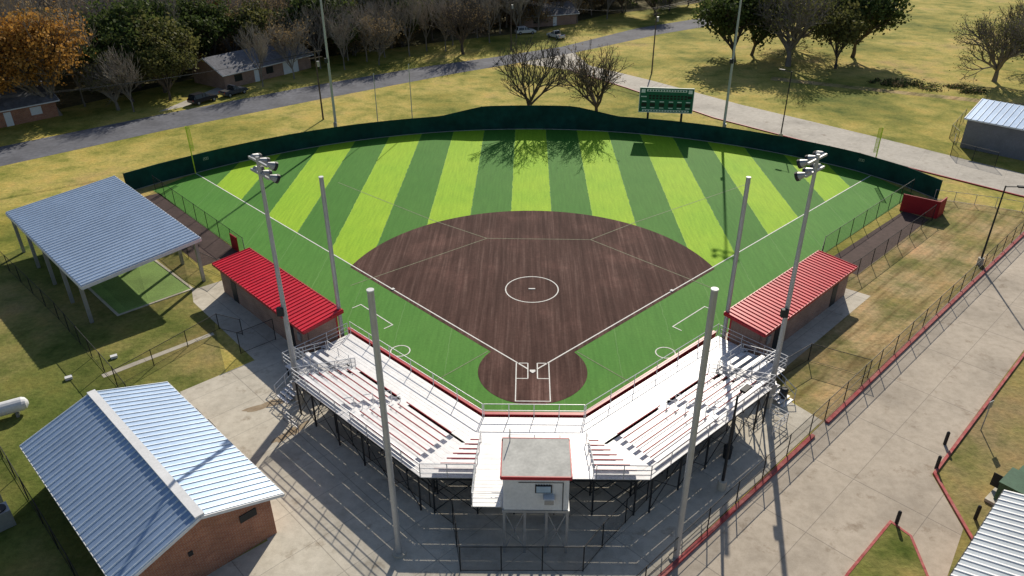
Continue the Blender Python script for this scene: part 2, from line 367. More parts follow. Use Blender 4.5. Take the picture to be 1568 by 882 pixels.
fence('chainlink_fence',[(-13.6,-7.4),(-9.4,-11.4),(-4.8,-15.6),(-4.1,-19.0),(2.7,-18.9),(3.9,-17.2),(8.5,-11.6),(13.4,-6.8)],1.9,2.3)
fence('chainlink_fence',[(58.5,54),(56.5,50.5),(60,46)],2.)
fence('chainlink_fence',[(66,66),(60,58),(59.5,55)],2.)
def hf(x):
    a=abs(x+.3)
    if a<6.6: return 3.55
    if a<13: return 3.55-(a-6.6)/6.4*1.2
    return 2.35
b=MB()
P=[(-48.8,36.6),(-46,40.1)]+arcF[1:-1]+[(45.4,39.6),(47.5,35.0)]
for i in range(len(P)-1):
    p,q=P[i],P[i+1];hp,hq=hf(p[0]),hf(q[0])
    b.hexa([(p[0],p[1],0),(q[0],q[1],0),(q[0]*1.001,q[1]*1.001+.05,0),(p[0]*1.001,p[1]*1.001+.05,0)],[(p[0],p[1],hp),(q[0],q[1],hq),(q[0]*1.001,q[1]*1.001+.05,hq),(p[0]*1.001,p[1]*1.001+.05,hp)],M_screen)
    b.tube((p[0]*1.003,p[1]*1.003+.08,0),(p[0]*1.003,p[1]*1.003+.08,hp+.02),.04,.04,M_black,6)
    b.tube((p[0],p[1]-.03,hp+.03),(q[0],q[1]-.03,hq+.03),.045,.045,M_screen,5)
    b.beam((p[0],p[1]-.04,.06),(q[0],q[1]-.04,.06),.03,.08,M_steel)
b.obj('outfield_fence')
def digits(b,txt,c,h,rot,m,z):
    seg={'2':'abged','0':'abcdef','1':'bc'}
    w=h*.55;R=V2(math.cos(rot),math.sin(rot));t=h*.16
    off=-(len(txt)-1)*w*.75
    for ch in txt:
        for s_ in seg[ch]:
            x0,z0,dx,dz={'a':(0,h/2,w,t),'g':(0,0,w,t),'d':(0,-h/2,w,t),'b':(w/2,h/4,t,h/2),'c':(w/2,-h/4,t,h/2),'e':(-w/2,-h/4,t,h/2),'f':(-w/2,h/4,t,h/2)}[s_]
            p=V2(*c)+R*(off+x0);b.box((p.x,p.y,z+z0),(dx,.02,dz),m,rot)
        off+=w*1.5
b=MB();digits(b,'200',(-41.9,44.2),.3,math.radians(44),M_steel,1.6);b.obj('distance_marker_sign')
b=MB();digits(b,'200',(41.9,44.2),.3,math.radians(-44),M_steel,1.6);b.obj('distance_marker_sign')
b=MB();b.beam((41.8,31.9,1.),(44.8,29.6,1.),.12,2.,M_redwall);b.beam((44.8,29.6,1),(46.2,31,1),.12,2,M_redwall);b.obj('bullpen_backstop_wall')
b=MB();b.beam((-29.9,20.6,.8),(-30.9,21.6,.8),.12,1.6,M_redwall);b.obj('red_pad')
wallP=[(-15.2,4.6),(-3.4,-6.4),(3.5,-6.4),(14.9,4.4)]
b=MB();ribbon(b,wallP,.22,0,M_redwall,1.0);ribbon(b,wallP,.3,1.0,M_red,.06);b.obj('backstop_wall')
# ------------------------------------------------------------------ roofs / buildings
def ribroof(b,a,bb,c,d_,n,mroof,mrib,th=.1,rw=.12,rh=.06):
    a,bb,c,d_=[Vector(p) for p in (a,bb,c,d_)]
    nn=(bb-a).cross(d_-a).normalized()
    if nn.z<0: nn=-nn
    b.hexa([p-nn*th for p in (a,bb,c,d_)],[a,bb,c,d_],mroof)
    e=(bb-a).normalized()*rw/2
    for i in range(n+1):
        t=min(max(i/n,.004),.996);p=a.lerp(bb,t);q=d_.lerp(c,t)
        b.hexa([p-e,p+e,q+e,q-e],[p-e*.5+nn*rh,p+e*.5+nn*rh,q+e*.5+nn*rh,q-e*.5+nn*rh],mrib)
def gable(name,O,u,L,v,W,eave,ridge,oh,wall,roof,rib,nr,trim=None,wins=[],capm=None,rw=.12):
    O=V2(*O);u=V2(*u).normalized();v=V2(*v).normalized();b=MB()
    c=[O,O+u*L,O+u*L+v*W,O+v*W];k=(ridge-eave)/(W/2)
    z0=eave-.08
    b.prism([tuple(p) for p in c],0,z0,wall)
    for q in (0,L):
        e0=O+u*q;p=[(e0.x,e0.y,z0),((e0+v*W).x,(e0+v*W).y,z0),((e0+v*W/2).x,(e0+v*W/2).y,ridge-.12)]
        sh=u*(.15 if q==0 else -.15);p2=[(x+sh.x,y+sh.y,z) for x,y,z in p]
        b.hexa(p2,p,wall)
    e=[O-u*oh-v*oh,O+u*(L+oh)-v*oh,O+u*(L+oh)+v*(W+oh),O-u*oh+v*(W+oh)]
    r=[O-u*oh+v*W/2,O+u*(L+oh)+v*W/2];ze=eave-k*oh
    ribroof(b,(*e[0],ze),(*e[1],ze),(*r[1],ridge),(*r[0],ridge),nr,roof,rib,rw=rw)
    ribroof(b,(*e[2],ze),(*e[3],ze),(*r[0],ridge),(*r[1],ridge),nr,roof,rib,rw=rw)
    if capm: b.beam((*(r[0]),ridge+.05),(*(r[1]),ridge+.05),.5,.12,capm)
    if trim:
        for s_,z in ((0,ze),(2,ze)): b.beam((*e[s_],z-.1),(*e[s_+1],z-.1),.12,.16,trim)
        for q in (0,1):
            ee=(e[0],e[3]) if q==0 else (e[1],e[2])
            for x in ee: b.beam((*x,ze-.08),(*r[q],ridge-.08),.1,.18,trim)
    for side,t,w,z,h,m_ in wins:
        if side in 'ab':
            p=O+u*t+(v*(-.02) if side=='a' else v*(W+.02));ang=math.atan2(u.y,u.x)
        else:
            p=O+v*t+(u*(-.02) if side=='c' else u*(L+.02));ang=math.atan2(v.y,v.x)
        b.box((p.x,p.y,z+h/2),(w,.08,h),m_,ang)
    return b.obj(name)
gable('concession_building',(-30.9,-12.5),(10.9,-10.3),15.0-.9,(6.,6.3),8.0,3.3,4.7,.6,M_brickr,M_roofblue,M_rib,30,M_whitemetal,
  [('b',3,1.2,0,2.1,M_dark),('b',6,2.4,1.0,1.2,M_glass),('b',10.5,2.4,1.,1.2,M_glass),('d',6.6,1.0,2.2,.5,M_dark),('d',3.2,.25,2.,.3,M_dark),('a',4,1,0,2.1,M_dark),('a',9,1,0,2.1,M_dark)],M_whitemetal)
b=MB()
for p in ((-33.2,-14.5),(-31.6,-16.0)):
    b.box((p[0],p[1],.6),(1.,1.,1.2),M_steel,.78);b.tube((p[0],p[1],1.2),(p[0],p[1],1.28),.4,.4,M_dark,16)
b.obj('air_conditioner_unit')
b=MB()
for k in range(2):
    p=(-23.1+1.3*k,-7.7-1.2*k);b.box((p[0],p[1],.9),(1.1,.8,1.8),M_dark,-.78);b.box((p[0]+.3,p[1]+.3,1.),(.9,.05,1.3),M_glass,-.78)
b.obj('vending_machine')
def dugout(sx):
    b=MB();f=lambda x,y:(sx*x,y)
    fl=[f(26.4,14.9),f(15.2,3.7)];bk=[f(29.0,12.3),f(17.7,.9)]
    n=V2(sx*.7071,-.7071);t=V2(sx*.7071,.7071)
    c0=V2(*fl[1])+t*.4+n*.5;L=15.0;D=2.7
    c=[c0,c0+t*L,c0+t*L+n*D,c0+n*D]
    th=.2
    def wall(p,q,z0,z1,m=M_brick): b.beam((p.x,p.y,(z0+z1)/2),(q.x,q.y,(z0+z1)/2),th,z1-z0,m)
    wall(c[3],c[2],0,2.75);wall(c[0]-n*0+n*.1,c[3]-n*.1,0,2.85);wall(c[1]+n*.1,c[2]-n*.1,0,2.85)
    wall(c[0],c[1],0,.9)
    for k in range(7):
        p=c0+t*(L*k/6);b.box((p.x,p.y,1.5),(.15,.15,3.0),M_red,.785)
    p=c0+t*(L/2)+n*(D-.6);b.box((p.x,p.y,.45),(L-1,.4,.08),M_alum,.785*sx)
    ribroof(b,(*fl[0],3.25),(*fl[1],3.25),(*bk[1],2.95),(*bk[0],2.95),34,M_redroof,M_redroof,.12,.09,.07)
    b.beam((*fl[0],3.15),(*fl[1],3.15),.1,.25,M_red);b.beam((*bk[0],2.84),(*bk[1],2.84),.1,.22,M_red)
    b.beam((*fl[1],3.12),(*bk[1],2.84),.1,.22,M_red);b.beam((*fl[0],3.12),(*bk[0],2.84),.1,.22,M_red)
    for k in (2.5,L-2.5):
        p=c0+t*k+n*(D+.1);b.box((p.x,p.y,1.05),(1.,.06,2.1),M_dark,.785*sx)
    p=c0+t*1.+n*(D+.15);b.box((p.x,p.y,1.6),(.5,.15,.7),M_steel,.785*sx)
    return b.obj('dugout')
dugout(-1);dugout(1)
b=MB()
A_,B_,C_,D_=(-52.9,21.,4.1),(-45.6,29.2,4.9),(-30.2,13.65,4.9),(-37.3,5.9,4.1)
ribroof(b,D_,A_,B_,C_,38,M_roofblue,M_rib,.12,.14,.07)
for p,q in ((D_,A_),(B_,C_),(D_,C_),(A_,B_)):
    b.beam((p[0],p[1],p[2]-.2),(q[0],q[1],q[2]-.2),.14,.3,M_whitemetal)
for i in range(5):
    t=.04+.92*i/4
    for a,c,z in ((D_,A_,3.9),(C_,B_,4.7)):
        x=a[0]+(c[0]-a[0])*t;y=a[1]+(c[1]-a[1])*t
        cx,cy=-41.5,17.4;x+=(cx-x)*.03;y+=(cy-y)*.03
        b.box((x,y,z/2),(.28,.28,z),M_steel,.785)
    x0=D_[0]+(A_[0]-D_[0])*t;y0=D_[1]+(A_[1]-D_[1])*t;x1=C_[0]+(B_[0]-C_[0])*t;y1=C_[1]+(B_[1]-C_[1])*t
    b.beam((x0,y0,3.75),(x1,y1,4.55),.15,.35,M_steel)
b.obj('batting_cage_shelter')
b=MB()
for k in (0,1,3):
    o=V2(-36.0,8.9)+V2(.68,.73)*(k*1.95);q=o+V2(-.707,.707)*18
    b.face([(*o,.05),(*q,.05),(*q,3.5),(*o,3.5)],M_net)
o=V2(-36.0,8.9);q=o+V2(.68,.73)*5.85;b.face([(*o,.05),(*q,.05),(*q,3.5),(*o,3.5)],M_net)
b.obj('batting_cage_net')
gable('metal_shed',(59.6,54.2),(.70,-.71),18,(.71,.70),10.5,4.2,5.7,.35,M_shedwall,M_roofblue,M_rib,24,M_whitemetal,[('a',11,3,0,2.8,M_steel)])
gable('metal_roof_building',(20.3,-22.6),(.70,.71),9,(.71,-.70),7,3.3,4.3,.4,M_brickr,M_ribd,M_whitemetal,20,M_dark,[('a',3,1,0,2.1,M_dark)],rw=.2)
gable('suburban_house',(-54.0,85.0),(.55,.83),20,(-.83,.55),9,2.8,5.0,.5,M_brick,M_shingle,M_shingle,2,M_whitemetal,
  [('a',3,1.6,.9,1.2,M_glass),('a',7,1,0,2.1,M_whitemetal),('a',10,1.6,.9,1.2,M_glass),('a',15,3.6,0,2.2,M_whitemetal)])
gable('brick_house',(-84,58),(.65,.76),14,(-.76,.65),10,2.8,5.2,.5,M_brickr,M_shingle,M_shingle,2,M_whitemetal,
  [('a',3,1.6,.9,1.2,M_whitemetal),('a',7,1,0,2.1,M_whitemetal),('a',11,1.6,.9,1.2,M_whitemetal)])
gable('suburban_house',(-2,143),(.9,.4),15,(-.4,.9),9,2.8,4.8,.5,M_brick,M_shingle,M_shingle,2,M_whitemetal,[('a',4,1.6,.9,1.2,M_glass),('a',9,1,0,2.1,M_whitemetal)])
# ------------------------------------------------------------------ grandstand
P1=V2(-3.4,-6.5);tl=V2(-11.8,11.).normalized();nl=V2(-tl.y,tl.x)
if nl.y>0: nl=-nl
km=math.tan(math.radians(21.5))
def gp(seg,u,v):
    if seg=='L': p=P1+tl*u+nl*v
    elif seg=='R':
        p=P1+tl*u+nl*v;p=V2(-p.x+.1,p.y)
    elif seg=='C': p=V2(u,-6.5-v)
    return (p.x,p.y)
def um(seg,u,v):
    if seg in 'LR': return -v*km if u=='m' else u
    if u=='ml': return -3.4-v*km
    if u=='mr': return 3.5+v*km
    return u
def plank(b,seg,ua,ub,va,vb,z,th,m):
    q=[gp(seg,um(seg,ua,va),va),gp(seg,um(seg,ub,va),va),gp(seg,um(seg,ub,vb),vb),gp(seg,um(seg,ua,vb),vb)]
    b.prism(q,z-th,z,m)
g=MB();NR=7;TR=.76;RS=.28;Z0=1.0;V0=3.0
for seg,ua,ub in (('L','m',15.4),('R','m',15.4),('C','ml','mr')):
    v=.3
    while v<V0-.05:
        plank(g,seg,ua,ub,v,v+.27,Z0,.05,M_alum);v+=.285
secs=[('L','m',4.4),('L',5.5,10.4),('R','m',4.2),('R',5.3,9.8),('C','ml',-3.5),('C',3.6,'mr')]
for i in range(NR):
    v=V0+TR*i;z=Z0+RS*(i+1)
    for seg,ua,ub in secs:
        a_,b_=ua,ub
        if seg in 'LR' and ua=='m': a_=.35-v*km+.55
        if seg=='C':
            if ua=='ml': a_=-3.4-v*km+.45
            if ub=='mr': b_=3.5+v*km-.45
        plank(g,seg,a_,b_,v-.02,v+.25,z+.30,.05,M_alum)
        plank(g,seg,a_,b_,v+.252,v+.30,z+.305,.07,M_rowred)
    for seg,ua,ub in (('L','m',10.4),('R','m',9.8),('C','ml','mr')):
        plank(g,seg,ua,ub,v+.29,v+.505,z,.05,M_alum2);plank(g,seg,ua,ub,v+.515,v+.735,z,.05,M_alum2)
        plank(g,seg,ua,ub,v+.262,v+.285,z-.035,RS-.05,M_alum2)   # riser closure, thin gap at the top
        if i==0: plank(g,seg,ua,ub,v-.10,v+.255,Z0,.05,M_alum)
        else: plank(g,seg,ua,ub,v-.02,v+.255,z-RS,.05,M_alum2)
    for seg,ua,ub in (('L',4.5,5.4),('R',4.3,5.2)):
        plank(g,seg,ua,ub,v-.1,v+.255,z-.14,.05,M_alum)
    plank(g,'C',-3.4,3.5,v+.01,v+.255,z-.06,.05,M_alum)
for seg in 'LR':
    for k in range(12): plank(g,seg,11.2,15.2,3.0+.29*k,3.27+.29*k,Z0,.05,M_alum2)
    for i in range(3):
        plank(g,seg,11.4,14.2,3.3+.8*i,3.6+.8*i,Z0+.45+.28*i,.05,M_alum);plank(g,seg,11.4,14.2,3.7+.8*i,4.05+.8*i,Z0+.2+.28*i,.05,M_alum2)
for k in range(9): plank(g,'C',-3.5,-1.8,8.35+.29*k,8.62+.29*k,3.35,.05,M_alum)
def post(x,y,z,m=M_dark,r=.05): g.box((x,y,z/2),(r*2,r*2,z),m)
for seg,us in (('L',[0,2.2,4.4,6.6,8.8,10.3]),('R',[0,2.2,4.4,6.6,8.8,9.7]),('C',[-6,-3.4,-1.2,1.2,3.5,6])):
    prev=None
    for u in us:
        pts3=[]
        for v in (.5,V0,4.9,6.6,8.2):
            uu=u
            if seg=='L' or seg=='R': uu=u-v*km*.9*(1-u/10.)
            z=Z0-.06 if v<=V0 else Z0+RS*((v-V0)/TR)-.05
            x,y=gp(seg,uu,v)
            if seg=='C' and abs(u)>5 and v<6: continue
            post(x,y,z);pts3.append((x,y,z))
        for p,q in zip(pts3,pts3[1:]):
            g.beam((p[0],p[1],p[2]-.08),(q[0],q[1],q[2]-.08),.06,.14,M_dark)
            g.beam((p[0],p[1],.2),(q[0],q[1],q[2]-.2),.04,.04,M_dark)
        if prev and pts3:
            for p,q in zip(prev[-2:],pts3[-2:]):
                g.beam((p[0],p[1],.2),(q[0],q[1],q[2]-.2),.04,.04,M_dark);g.beam((p[0],p[1],p[2]-.2),(q[0],q[1],.2),.04,.04,M_dark)
                g.beam((p[0],p[1],p[2]*.95),(q[0],q[1],q[2]*.95),.06,.1,M_dark)
        prev=pts3
for seg in 'LR':
    for u in (11.3,13.2,15.2):
        for v in (3.2,4.8,6.3):
            x,y=gp(seg,u,v);post(x,y,Z0-.05)
def rail(b,pts,h=1.07,sp=1.8,m=M_railm,r=.032,n=3,mesh=None):
    for i in range(len(pts)-1):
        p=Vector(pts[i]);q=Vector(pts[i+1]);L=(q-p).length;k=max(1,round(L/sp))
        for j in range(k+1):
            c=p.lerp(q,j/k);b.tube(c,c+Vector((0,0,h)),r,r,m,5)
        for j in range(n):
            o=Vector((0,0,h*(1-j/n)));b.tube(p+o,q+o,r*.9,r*.9,m,5)
        if mesh: b.face([p,q,q+Vector((0,0,h)),p+Vector((0,0,h))],mesh)
zt=Z0+RS*NR;vb=V0+TR*NR
g3=lambda seg,u,v,z:(*gp(seg,um(seg,u,v),v),z)
rail(g,[g3('L',10.5,vb,zt),g3('L','m',vb,zt),(-3.5,-6.5-vb,zt)],mesh=M_chain)
rail(g,[g3('R',9.9,vb,zt),g3('R','m',vb,zt),(3.6,-6.5-vb,zt)],mesh=M_chain)
for seg,ue in (('L',10.5),('R',9.9)):
    rail(g,[g3(seg,ue,V0+.2,Z0+RS),g3(seg,ue,vb,zt)],mesh=M_chain)
    rail(g,[g3(seg,15.4,.5,Z0),g3(seg,15.4,6.4,Z0),g3(seg,11.1,6.4,Z0),g3(seg,11.1,3.2,Z0)])
    rail(g,[g3(seg,14.3,3.1,Z0),g3(seg,11.5,3.1,Z0)],n=2)
    rail(g,[g3(seg,14.4,3.2,Z0),g3(seg,14.4,6.2,Z0+.6)],n=3,sp=1.)
    rail(g,[g3(seg,11.2,5.9,Z0+.8),g3(seg,14.3,5.9,Z0+.8)],n=3,sp=1.)
    for uu in (5.45 if seg=='L' else 5.25,4.45 if seg=='L' else 4.25):
        for k in (1,3,5): g.tube(g3(seg,uu,V0+TR*k,Z0+RS*k),g3(seg,uu,V0+TR*k,Z0+RS*k+1.),.03,.03,M_railm,5);g.tube(g3(seg,uu,V0+TR*k,Z0+RS*k+1.),g3(seg,uu,V0+TR*(k+1),Z0+RS*(k+1)+1.),.03,.03,M_railm,5)
    for k in range(6): plank(g,seg,12.2,13.6,6.5+.3*k,6.78+.3*k,Z0-.16*(k+1),.05,M_alum2)
    for uu in (12.15,13.65): 
        rail(g,[g3(seg,uu,6.5,Z0-.1),g3(seg,uu,8.3,.0)],h=.95,sp=1.,n=2)
    rail(g,[g3(seg,10.7,8.0,0),g3(seg,10.7,9.4,0),g3(seg,8.8,9.4,0)],h=1.,sp=1.1,n=3)
    rail(g,[g3(seg,15.4,.25,Z0),g3(seg,'m',.25,Z0)],h=1.1,sp=2.4,n=2,m=M_railm)
rail(g,[(-3.4,-6.75,Z0),(3.5,-6.75,Z0)],h=1.1,sp=1.7,n=2,m=M_railm)
rail(g,[(-3.45,-6.5-vb,zt),(-3.45,-17.5,3.35),(-1.85,-17.5,3.35)])
for sx in (-1,1): rail(g,[(sx*3.45,-9.6,Z0+.1),(sx*3.45,-14.6,zt)],h=1.,sp=1.7,n=1)
rail(g,[(-1.6,-10.,Z0+.2),(1.7,-10.,Z0+.2)],h=1.,sp=1.6,n=2)
g.obj('grandstand_bleachers')
# press box
b=MB();x0,x1,y0,y1,zb=-1.7,1.8,-17.7,-15.3,3.4
b.box(((x0+x1)/2,(y0+y1)/2,(zb+5.85)/2),(x1-x0,y1-y0,5.85-zb),M_whitemetal)
for i in range(24):
    x=x0+.08+(x1-x0-.16)*i/23;b.box((x,y0-.02,4.6),(.04,.04,2.3),M_whitemetal)
for i in range(16):
    y=y0+.08+(y1-y0-.16)*i/15
    for xx in (x0-.02,x1+.02): b.box((xx,y,4.6),(.04,.04,2.3),M_whitemetal)
b.hexa([(x0-.1,y0-.15,5.85),(x1+.1,y0-.15,5.85),(x1+.1,y1+.35,5.85),(x0-.1,y1+.35,5.85)],[(x0-.1,y0-.15,5.95),(x1+.1,y0-.15,5.95),(x1+.1,y1+.35,6.1),(x0-.1,y1+.35,6.1)],M_pbroof)
for p,q,z in (((x0-.14,y0-.18),(x1+.14,y0-.18),5.88),((x0-.14,y0-.18),(x0-.14,y1+.38),5.9),((x1+.14,y0-.18),(x1+.14,y1+.38),5.9),((x0-.14,y1+.38),(x1+.14,y1+.38),6.)):
    b.beam((*p,z),(*q,z),.07,.22,M_red)
b.box((.45,y0-.05,5.0),(.9,.08,.55),M_dark);b.box((.45,y0-.09,5.0),(.78,.05,.43),M_sky)
b.box((.75,y0-.25,4.4),(.6,.4,.42),M_whitemetal);b.box((.75,y0-.46,4.4),(.5,.03,.32),M_steel)
b.tube((-.9,y0-.06,5.45),(1.5,y0-.06,5.45),.02,.02,M_dark,5);b.tube((1.5,y0-.06,5.45),(1.5,y0-.06,3.4),.02,.02,M_dark,5)
b.box((0.05,y1+.02,4.9),(2.8,.08,1.1),M_glass);b.box((x0-.03,-16.2,4.45),(.06,.9,2.0),M_steel)
for x in (x0,x0+1.15,x0+2.35,x1):
    for y in (y0+.1,y1-.1): b.box((x,y,zb/2),(.14,.14,zb),M_steel)
b.box((.05,-16.5,zb-.1),(3.7,2.5,.18),M_steel)
for a,c in ((x0,x0+1.15),(x0+2.35,x1)):
    b.beam((a,y0+.1,.2),(c,y0+.1,3.2),.05,.05,M_steel);b.beam((c,y0+.1,.2),(a,y0+.1,3.2),.05,.05,M_steel)
b.tube((-1.4,-15.2,6.),(-1.4,-15.2,7.),.03,.03,M_steel,5)
b.obj('press_box')
# ------------------------------------------------------------------ poles
def lightpole(x,y,h,yaw,n=3,r=.2):
    b=MB();b.tube((x,y,0),(x,y,.9),r*1.5,r*1.4,M_plaza,14);b.tube((x,y,.9),(x,y,h),r,r*.55,M_pole,14)
    R=Matrix.Rotation(yaw,3,'Z');O=Vector((x,y,0))
    for t,z in enumerate((h-.3,h-1.1)):
        p=O+R@Vector((-1.2,0,z));q=O+R@Vector((1.2,0,z));b.beam(p,q,.12,.14,M_pole)
        for i in range(n):
            a=-1.05+2.1*i/(n-1);c=O+R@Vector((a,.35,z-.05));d=(R@Vector((a*.15,1,-.55))).normalized()
            b.tube(c-d*.28,c+d*.12,.12,.27,M_steel,10);b.tube(c+d*.12,c+d*.3,.29,.30,M_dark,10)
            b.beam(O+R@Vector((a,0,z)),c,.05,.05,M_pole)
    b.box((x-.2,y-.2,h*.42),(.45,.3,.6),M_dark);b.box((x,y-.3,1.8),(.45,.25,.8),M_steel)
    return b.obj('stadium_light_pole',False)
lightpole(-17.,-4.1,18.8,-.8);lightpole(17.,-4.,19.,.8);lightpole(-28.2,58.3,26,3.6);lightpole(27.6,57.9,26,-3.6)
for x,y,h in ((-7.7,-17.8,17.2),(8.,-17.9,17.4),(-15.6,4.0,14.4),(15.5,3.9,14.5)):
    b=MB();b.tube((x,y,0),(x,y,h),.17,.165,M_pole,16);b.tube((x,y,h),(x,y,h+.06),.18,.18,M_whitemetal,16)
    b.tube((x,y,0),(x,y,.12),.4,.4,M_plaza,16);b.obj('backstop_net_pole',False)
def foul(sx):
    b=MB();x,y=sx*43.1,43.1;b.tube((x,y,0),(x,y,6.2),.07,.07,M_yellow,8)
    w=.45
    b.tube((x-sx*w,y,3.),(x-sx*w,y,6.1),.03,.03,M_yellow,6)
    for k in range(6): b.tube((x,y,3.+k*.62),(x-sx*w,y,3.+k*.62),.02,.02,M_yellow,5)
    b.face([(x,y,3.),(x-sx*w,y,3.),(x-sx*w,y,6.1),(x,y,6.1)],mat_mesh('foul_screen',(.65,.72,.05),.5));b.obj('foul_pole')
foul(-1);foul(1)
def util(x,y,h,arm=1.2,lamp=False,r=.14,yaw=.8):
    b=MB();b.tube((x,y,0),(x,y,h),r,r*.65,M_barkd if not lamp else M_dark,8)
    R=Matrix.Rotation(yaw,3,'Z')
    if lamp:
        q=Vector((x,y,h-.1))+R@Vector((arm,0,.1));b.tube((x,y,h-.1),q,.05,.04,M_dark,6);b.box(q,(.8,.35,.15),M_dark,yaw)
        b.tube((x,y,0),(x,y,.7),.28,.28,M_plaza,12)
    else:
        for z in (h-.4,h-1.3):
            p=Vector((x,y,z))+R@Vector((-arm,0,0));q=Vector((x,y,z))+R@Vector((arm,0,0));b.beam(p,q,.1,.12,M_barkd)
        b.tube((x+.3,y,h-2.6),(x+.3,y,h-1.8),.22,.22,M_steel,8)
    return b.obj('street_lamp' if lamp else 'utility_pole')
util(-32.3,66.9,10.7);util(23.1,97.3,12);util(35.9,57.9,9.5,1.4,True,.1,2.4);util(43.9,18.6,8.2,1.4,True,.1,-.2);util(11.8,-12.4,7.3,.9,True,.11,.8)
util(-4,118,11);util(52,150,11);util(-78,36,11)
b=MB();
def wire(p,q,sag=1.2):
    pr=None
    for i in range(13):
        t=i/12;c=Vector(p).lerp(Vector(q),t)-Vector((0,0,sag*4*t*(1-t)))
        if pr: b.tube(pr,c,.025,.025,M_dark,4,False)
        pr=c
for o in (-1,0,1):
    wire((23.1+o*.8,97.3-o*.8,11.6),(52+o*.8,150-o*.8,10.7));wire((23.1+o*.8,97.3-o*.8,11.6),(-4+o*.8,118+o*.8,10.6));wire((-32.3+o*.8,66.9+o*.8,10.3),(-78+o,36+o,10.5))
b.obj('power_lines')
for x,y,h in ((-17.6,62,9.5),(-22.5,60.5,8.5)):
    b=MB();b.tube((x,y,0),(x,y,h),.07,.05,M_pole,8);b.tube((x,y,h),(x,y,h+.1),.1,.02,M_pole,8);b.obj('flag_pole')
# scoreboard
b=MB();R=Matrix.Rotation(-.12,3,'Z');O=Vector((19.4,59.9,0))
def sb(c,d,m): b.box(O+R@Vector(c),d,m,M=R)
sb((0,0,4.95),(7.6,.35,3.5),M_board)
for x in (-2.4,2.4): sb((x,.32,2.6),(.3,.3,5.2),M_dark)
for z in (3.2,6.7): sb((0,-.18,z),(7.6,.06,.07),M_white)
for x in (-3.8,3.8): sb((x,-.18,4.95),(.07,.06,3.5),M_white)
sb((0,-.18,6.35),(5.6,.04,.34),M_white)
for i in range(14): sb((-2.5+i*.385,-.21,6.35),(.22,.02,.2),M_board)
for i in range(11):
    for z in (5.6,5.25): sb((-2.3+i*.5,-.19,z-.02),(.34,.04,.24),M_panel)
for i,x in enumerate((-3.1,-1.9,-.6,.7,1.9,3.1)):
    sb((x,-.19,4.3),(.75,.04,.5),M_panel);sb((x,-.19,3.85),(.6,.03,.1),M_white);sb((x,-.19,4.75),(.6,.03,.12),M_white)
for x in (-3.3,3.3): sb((x,-.19,6.25),(.55,.04,.5),M_white)
sb((-3.2,-.19,5.45),(.8,.04,.12),M_white);sb((3.25,-.19,5.45),(.6,.04,.4),M_panel)
sb((0,-.19,3.45),(6.6,.04,.25),M_white)
for i in range(16): sb((-3+i*.4,-.215,3.45),(.26,.02,.14),M_board)
b.obj('scoreboard')
# ------------------------------------------------------------------ small objects
b=MB();b.box((29.4,-13.2,.1),(2.6,2.2,.2),M_plaza,.7);b.box((29.4,-13.2,.85),(1.9,1.5,1.3),M_lgreen,.7);b.box((29.4,-13.2,1.55),(2.,1.6,.1),M_lgreen,.7)
b.box((28.89,-12.6,.85),(.04,1.2,1.),M_dark,.7);b.box((30.6,-12.0,.7),(1.0,.8,1.1),M_lgreen,.7);b.obj('electrical_transformer')
for x,y in ((26.1,-10.4),(26.4,-14.7),(21.5,-15.2),(27.8,-8.)):
    b=MB();b.tube((x,y,0),(x,y,1.),.11,.11,M_dark,10);b.tube((x,y,1.),(x,y,1.08),.11,.05,M_dark,10);b.obj('bollard')
b=MB()
p=Vector((-38.6,-6.6,.75));q=Vector((-36.6,-5.4,.75));d=(q-p).normalized();b.tube(p,q,.5,.5,M_whitemetal,16)
for s_,e in ((-1,p),(1,q)):
    b.tube(e,e+d*s_*.22,.5,.4,M_whitemetal,16);b.tube(e+d*s_*.22,e+d*s_*.36,.4,.15,M_whitemetal,16)
for t in (.2,.8):
    c=p.lerp(q,t);b.box((c.x,c.y,.15),(.2,.9,.3),M_steel,.54)
b.obj('propane_tank')
b=MB()
for x,y in ((-33.5,1.5),(-35.6,-1.4)): b.box((x,y,.12),(.5,.35,.2),M_whitemetal,.6)
b.obj('utility_box')
for x,y in ((12.8,-9.5),(18.3,-3.2)):
    b=MB();b.tube((x,y,0),(x,y,.9),.26,.3,M_dark,14);b.tube((x,y,.9),(x,y,1.02),.32,.2,M_dark,14);b.obj('trash_can')
b=MB();b.tube((31,-6.5,0),(31,-6.5,2.4),.04,.04,M_steel,6);b.box((31,-6.5,2.2),(.45,.04,.6),M_steel,.5);b.obj('sign_post')
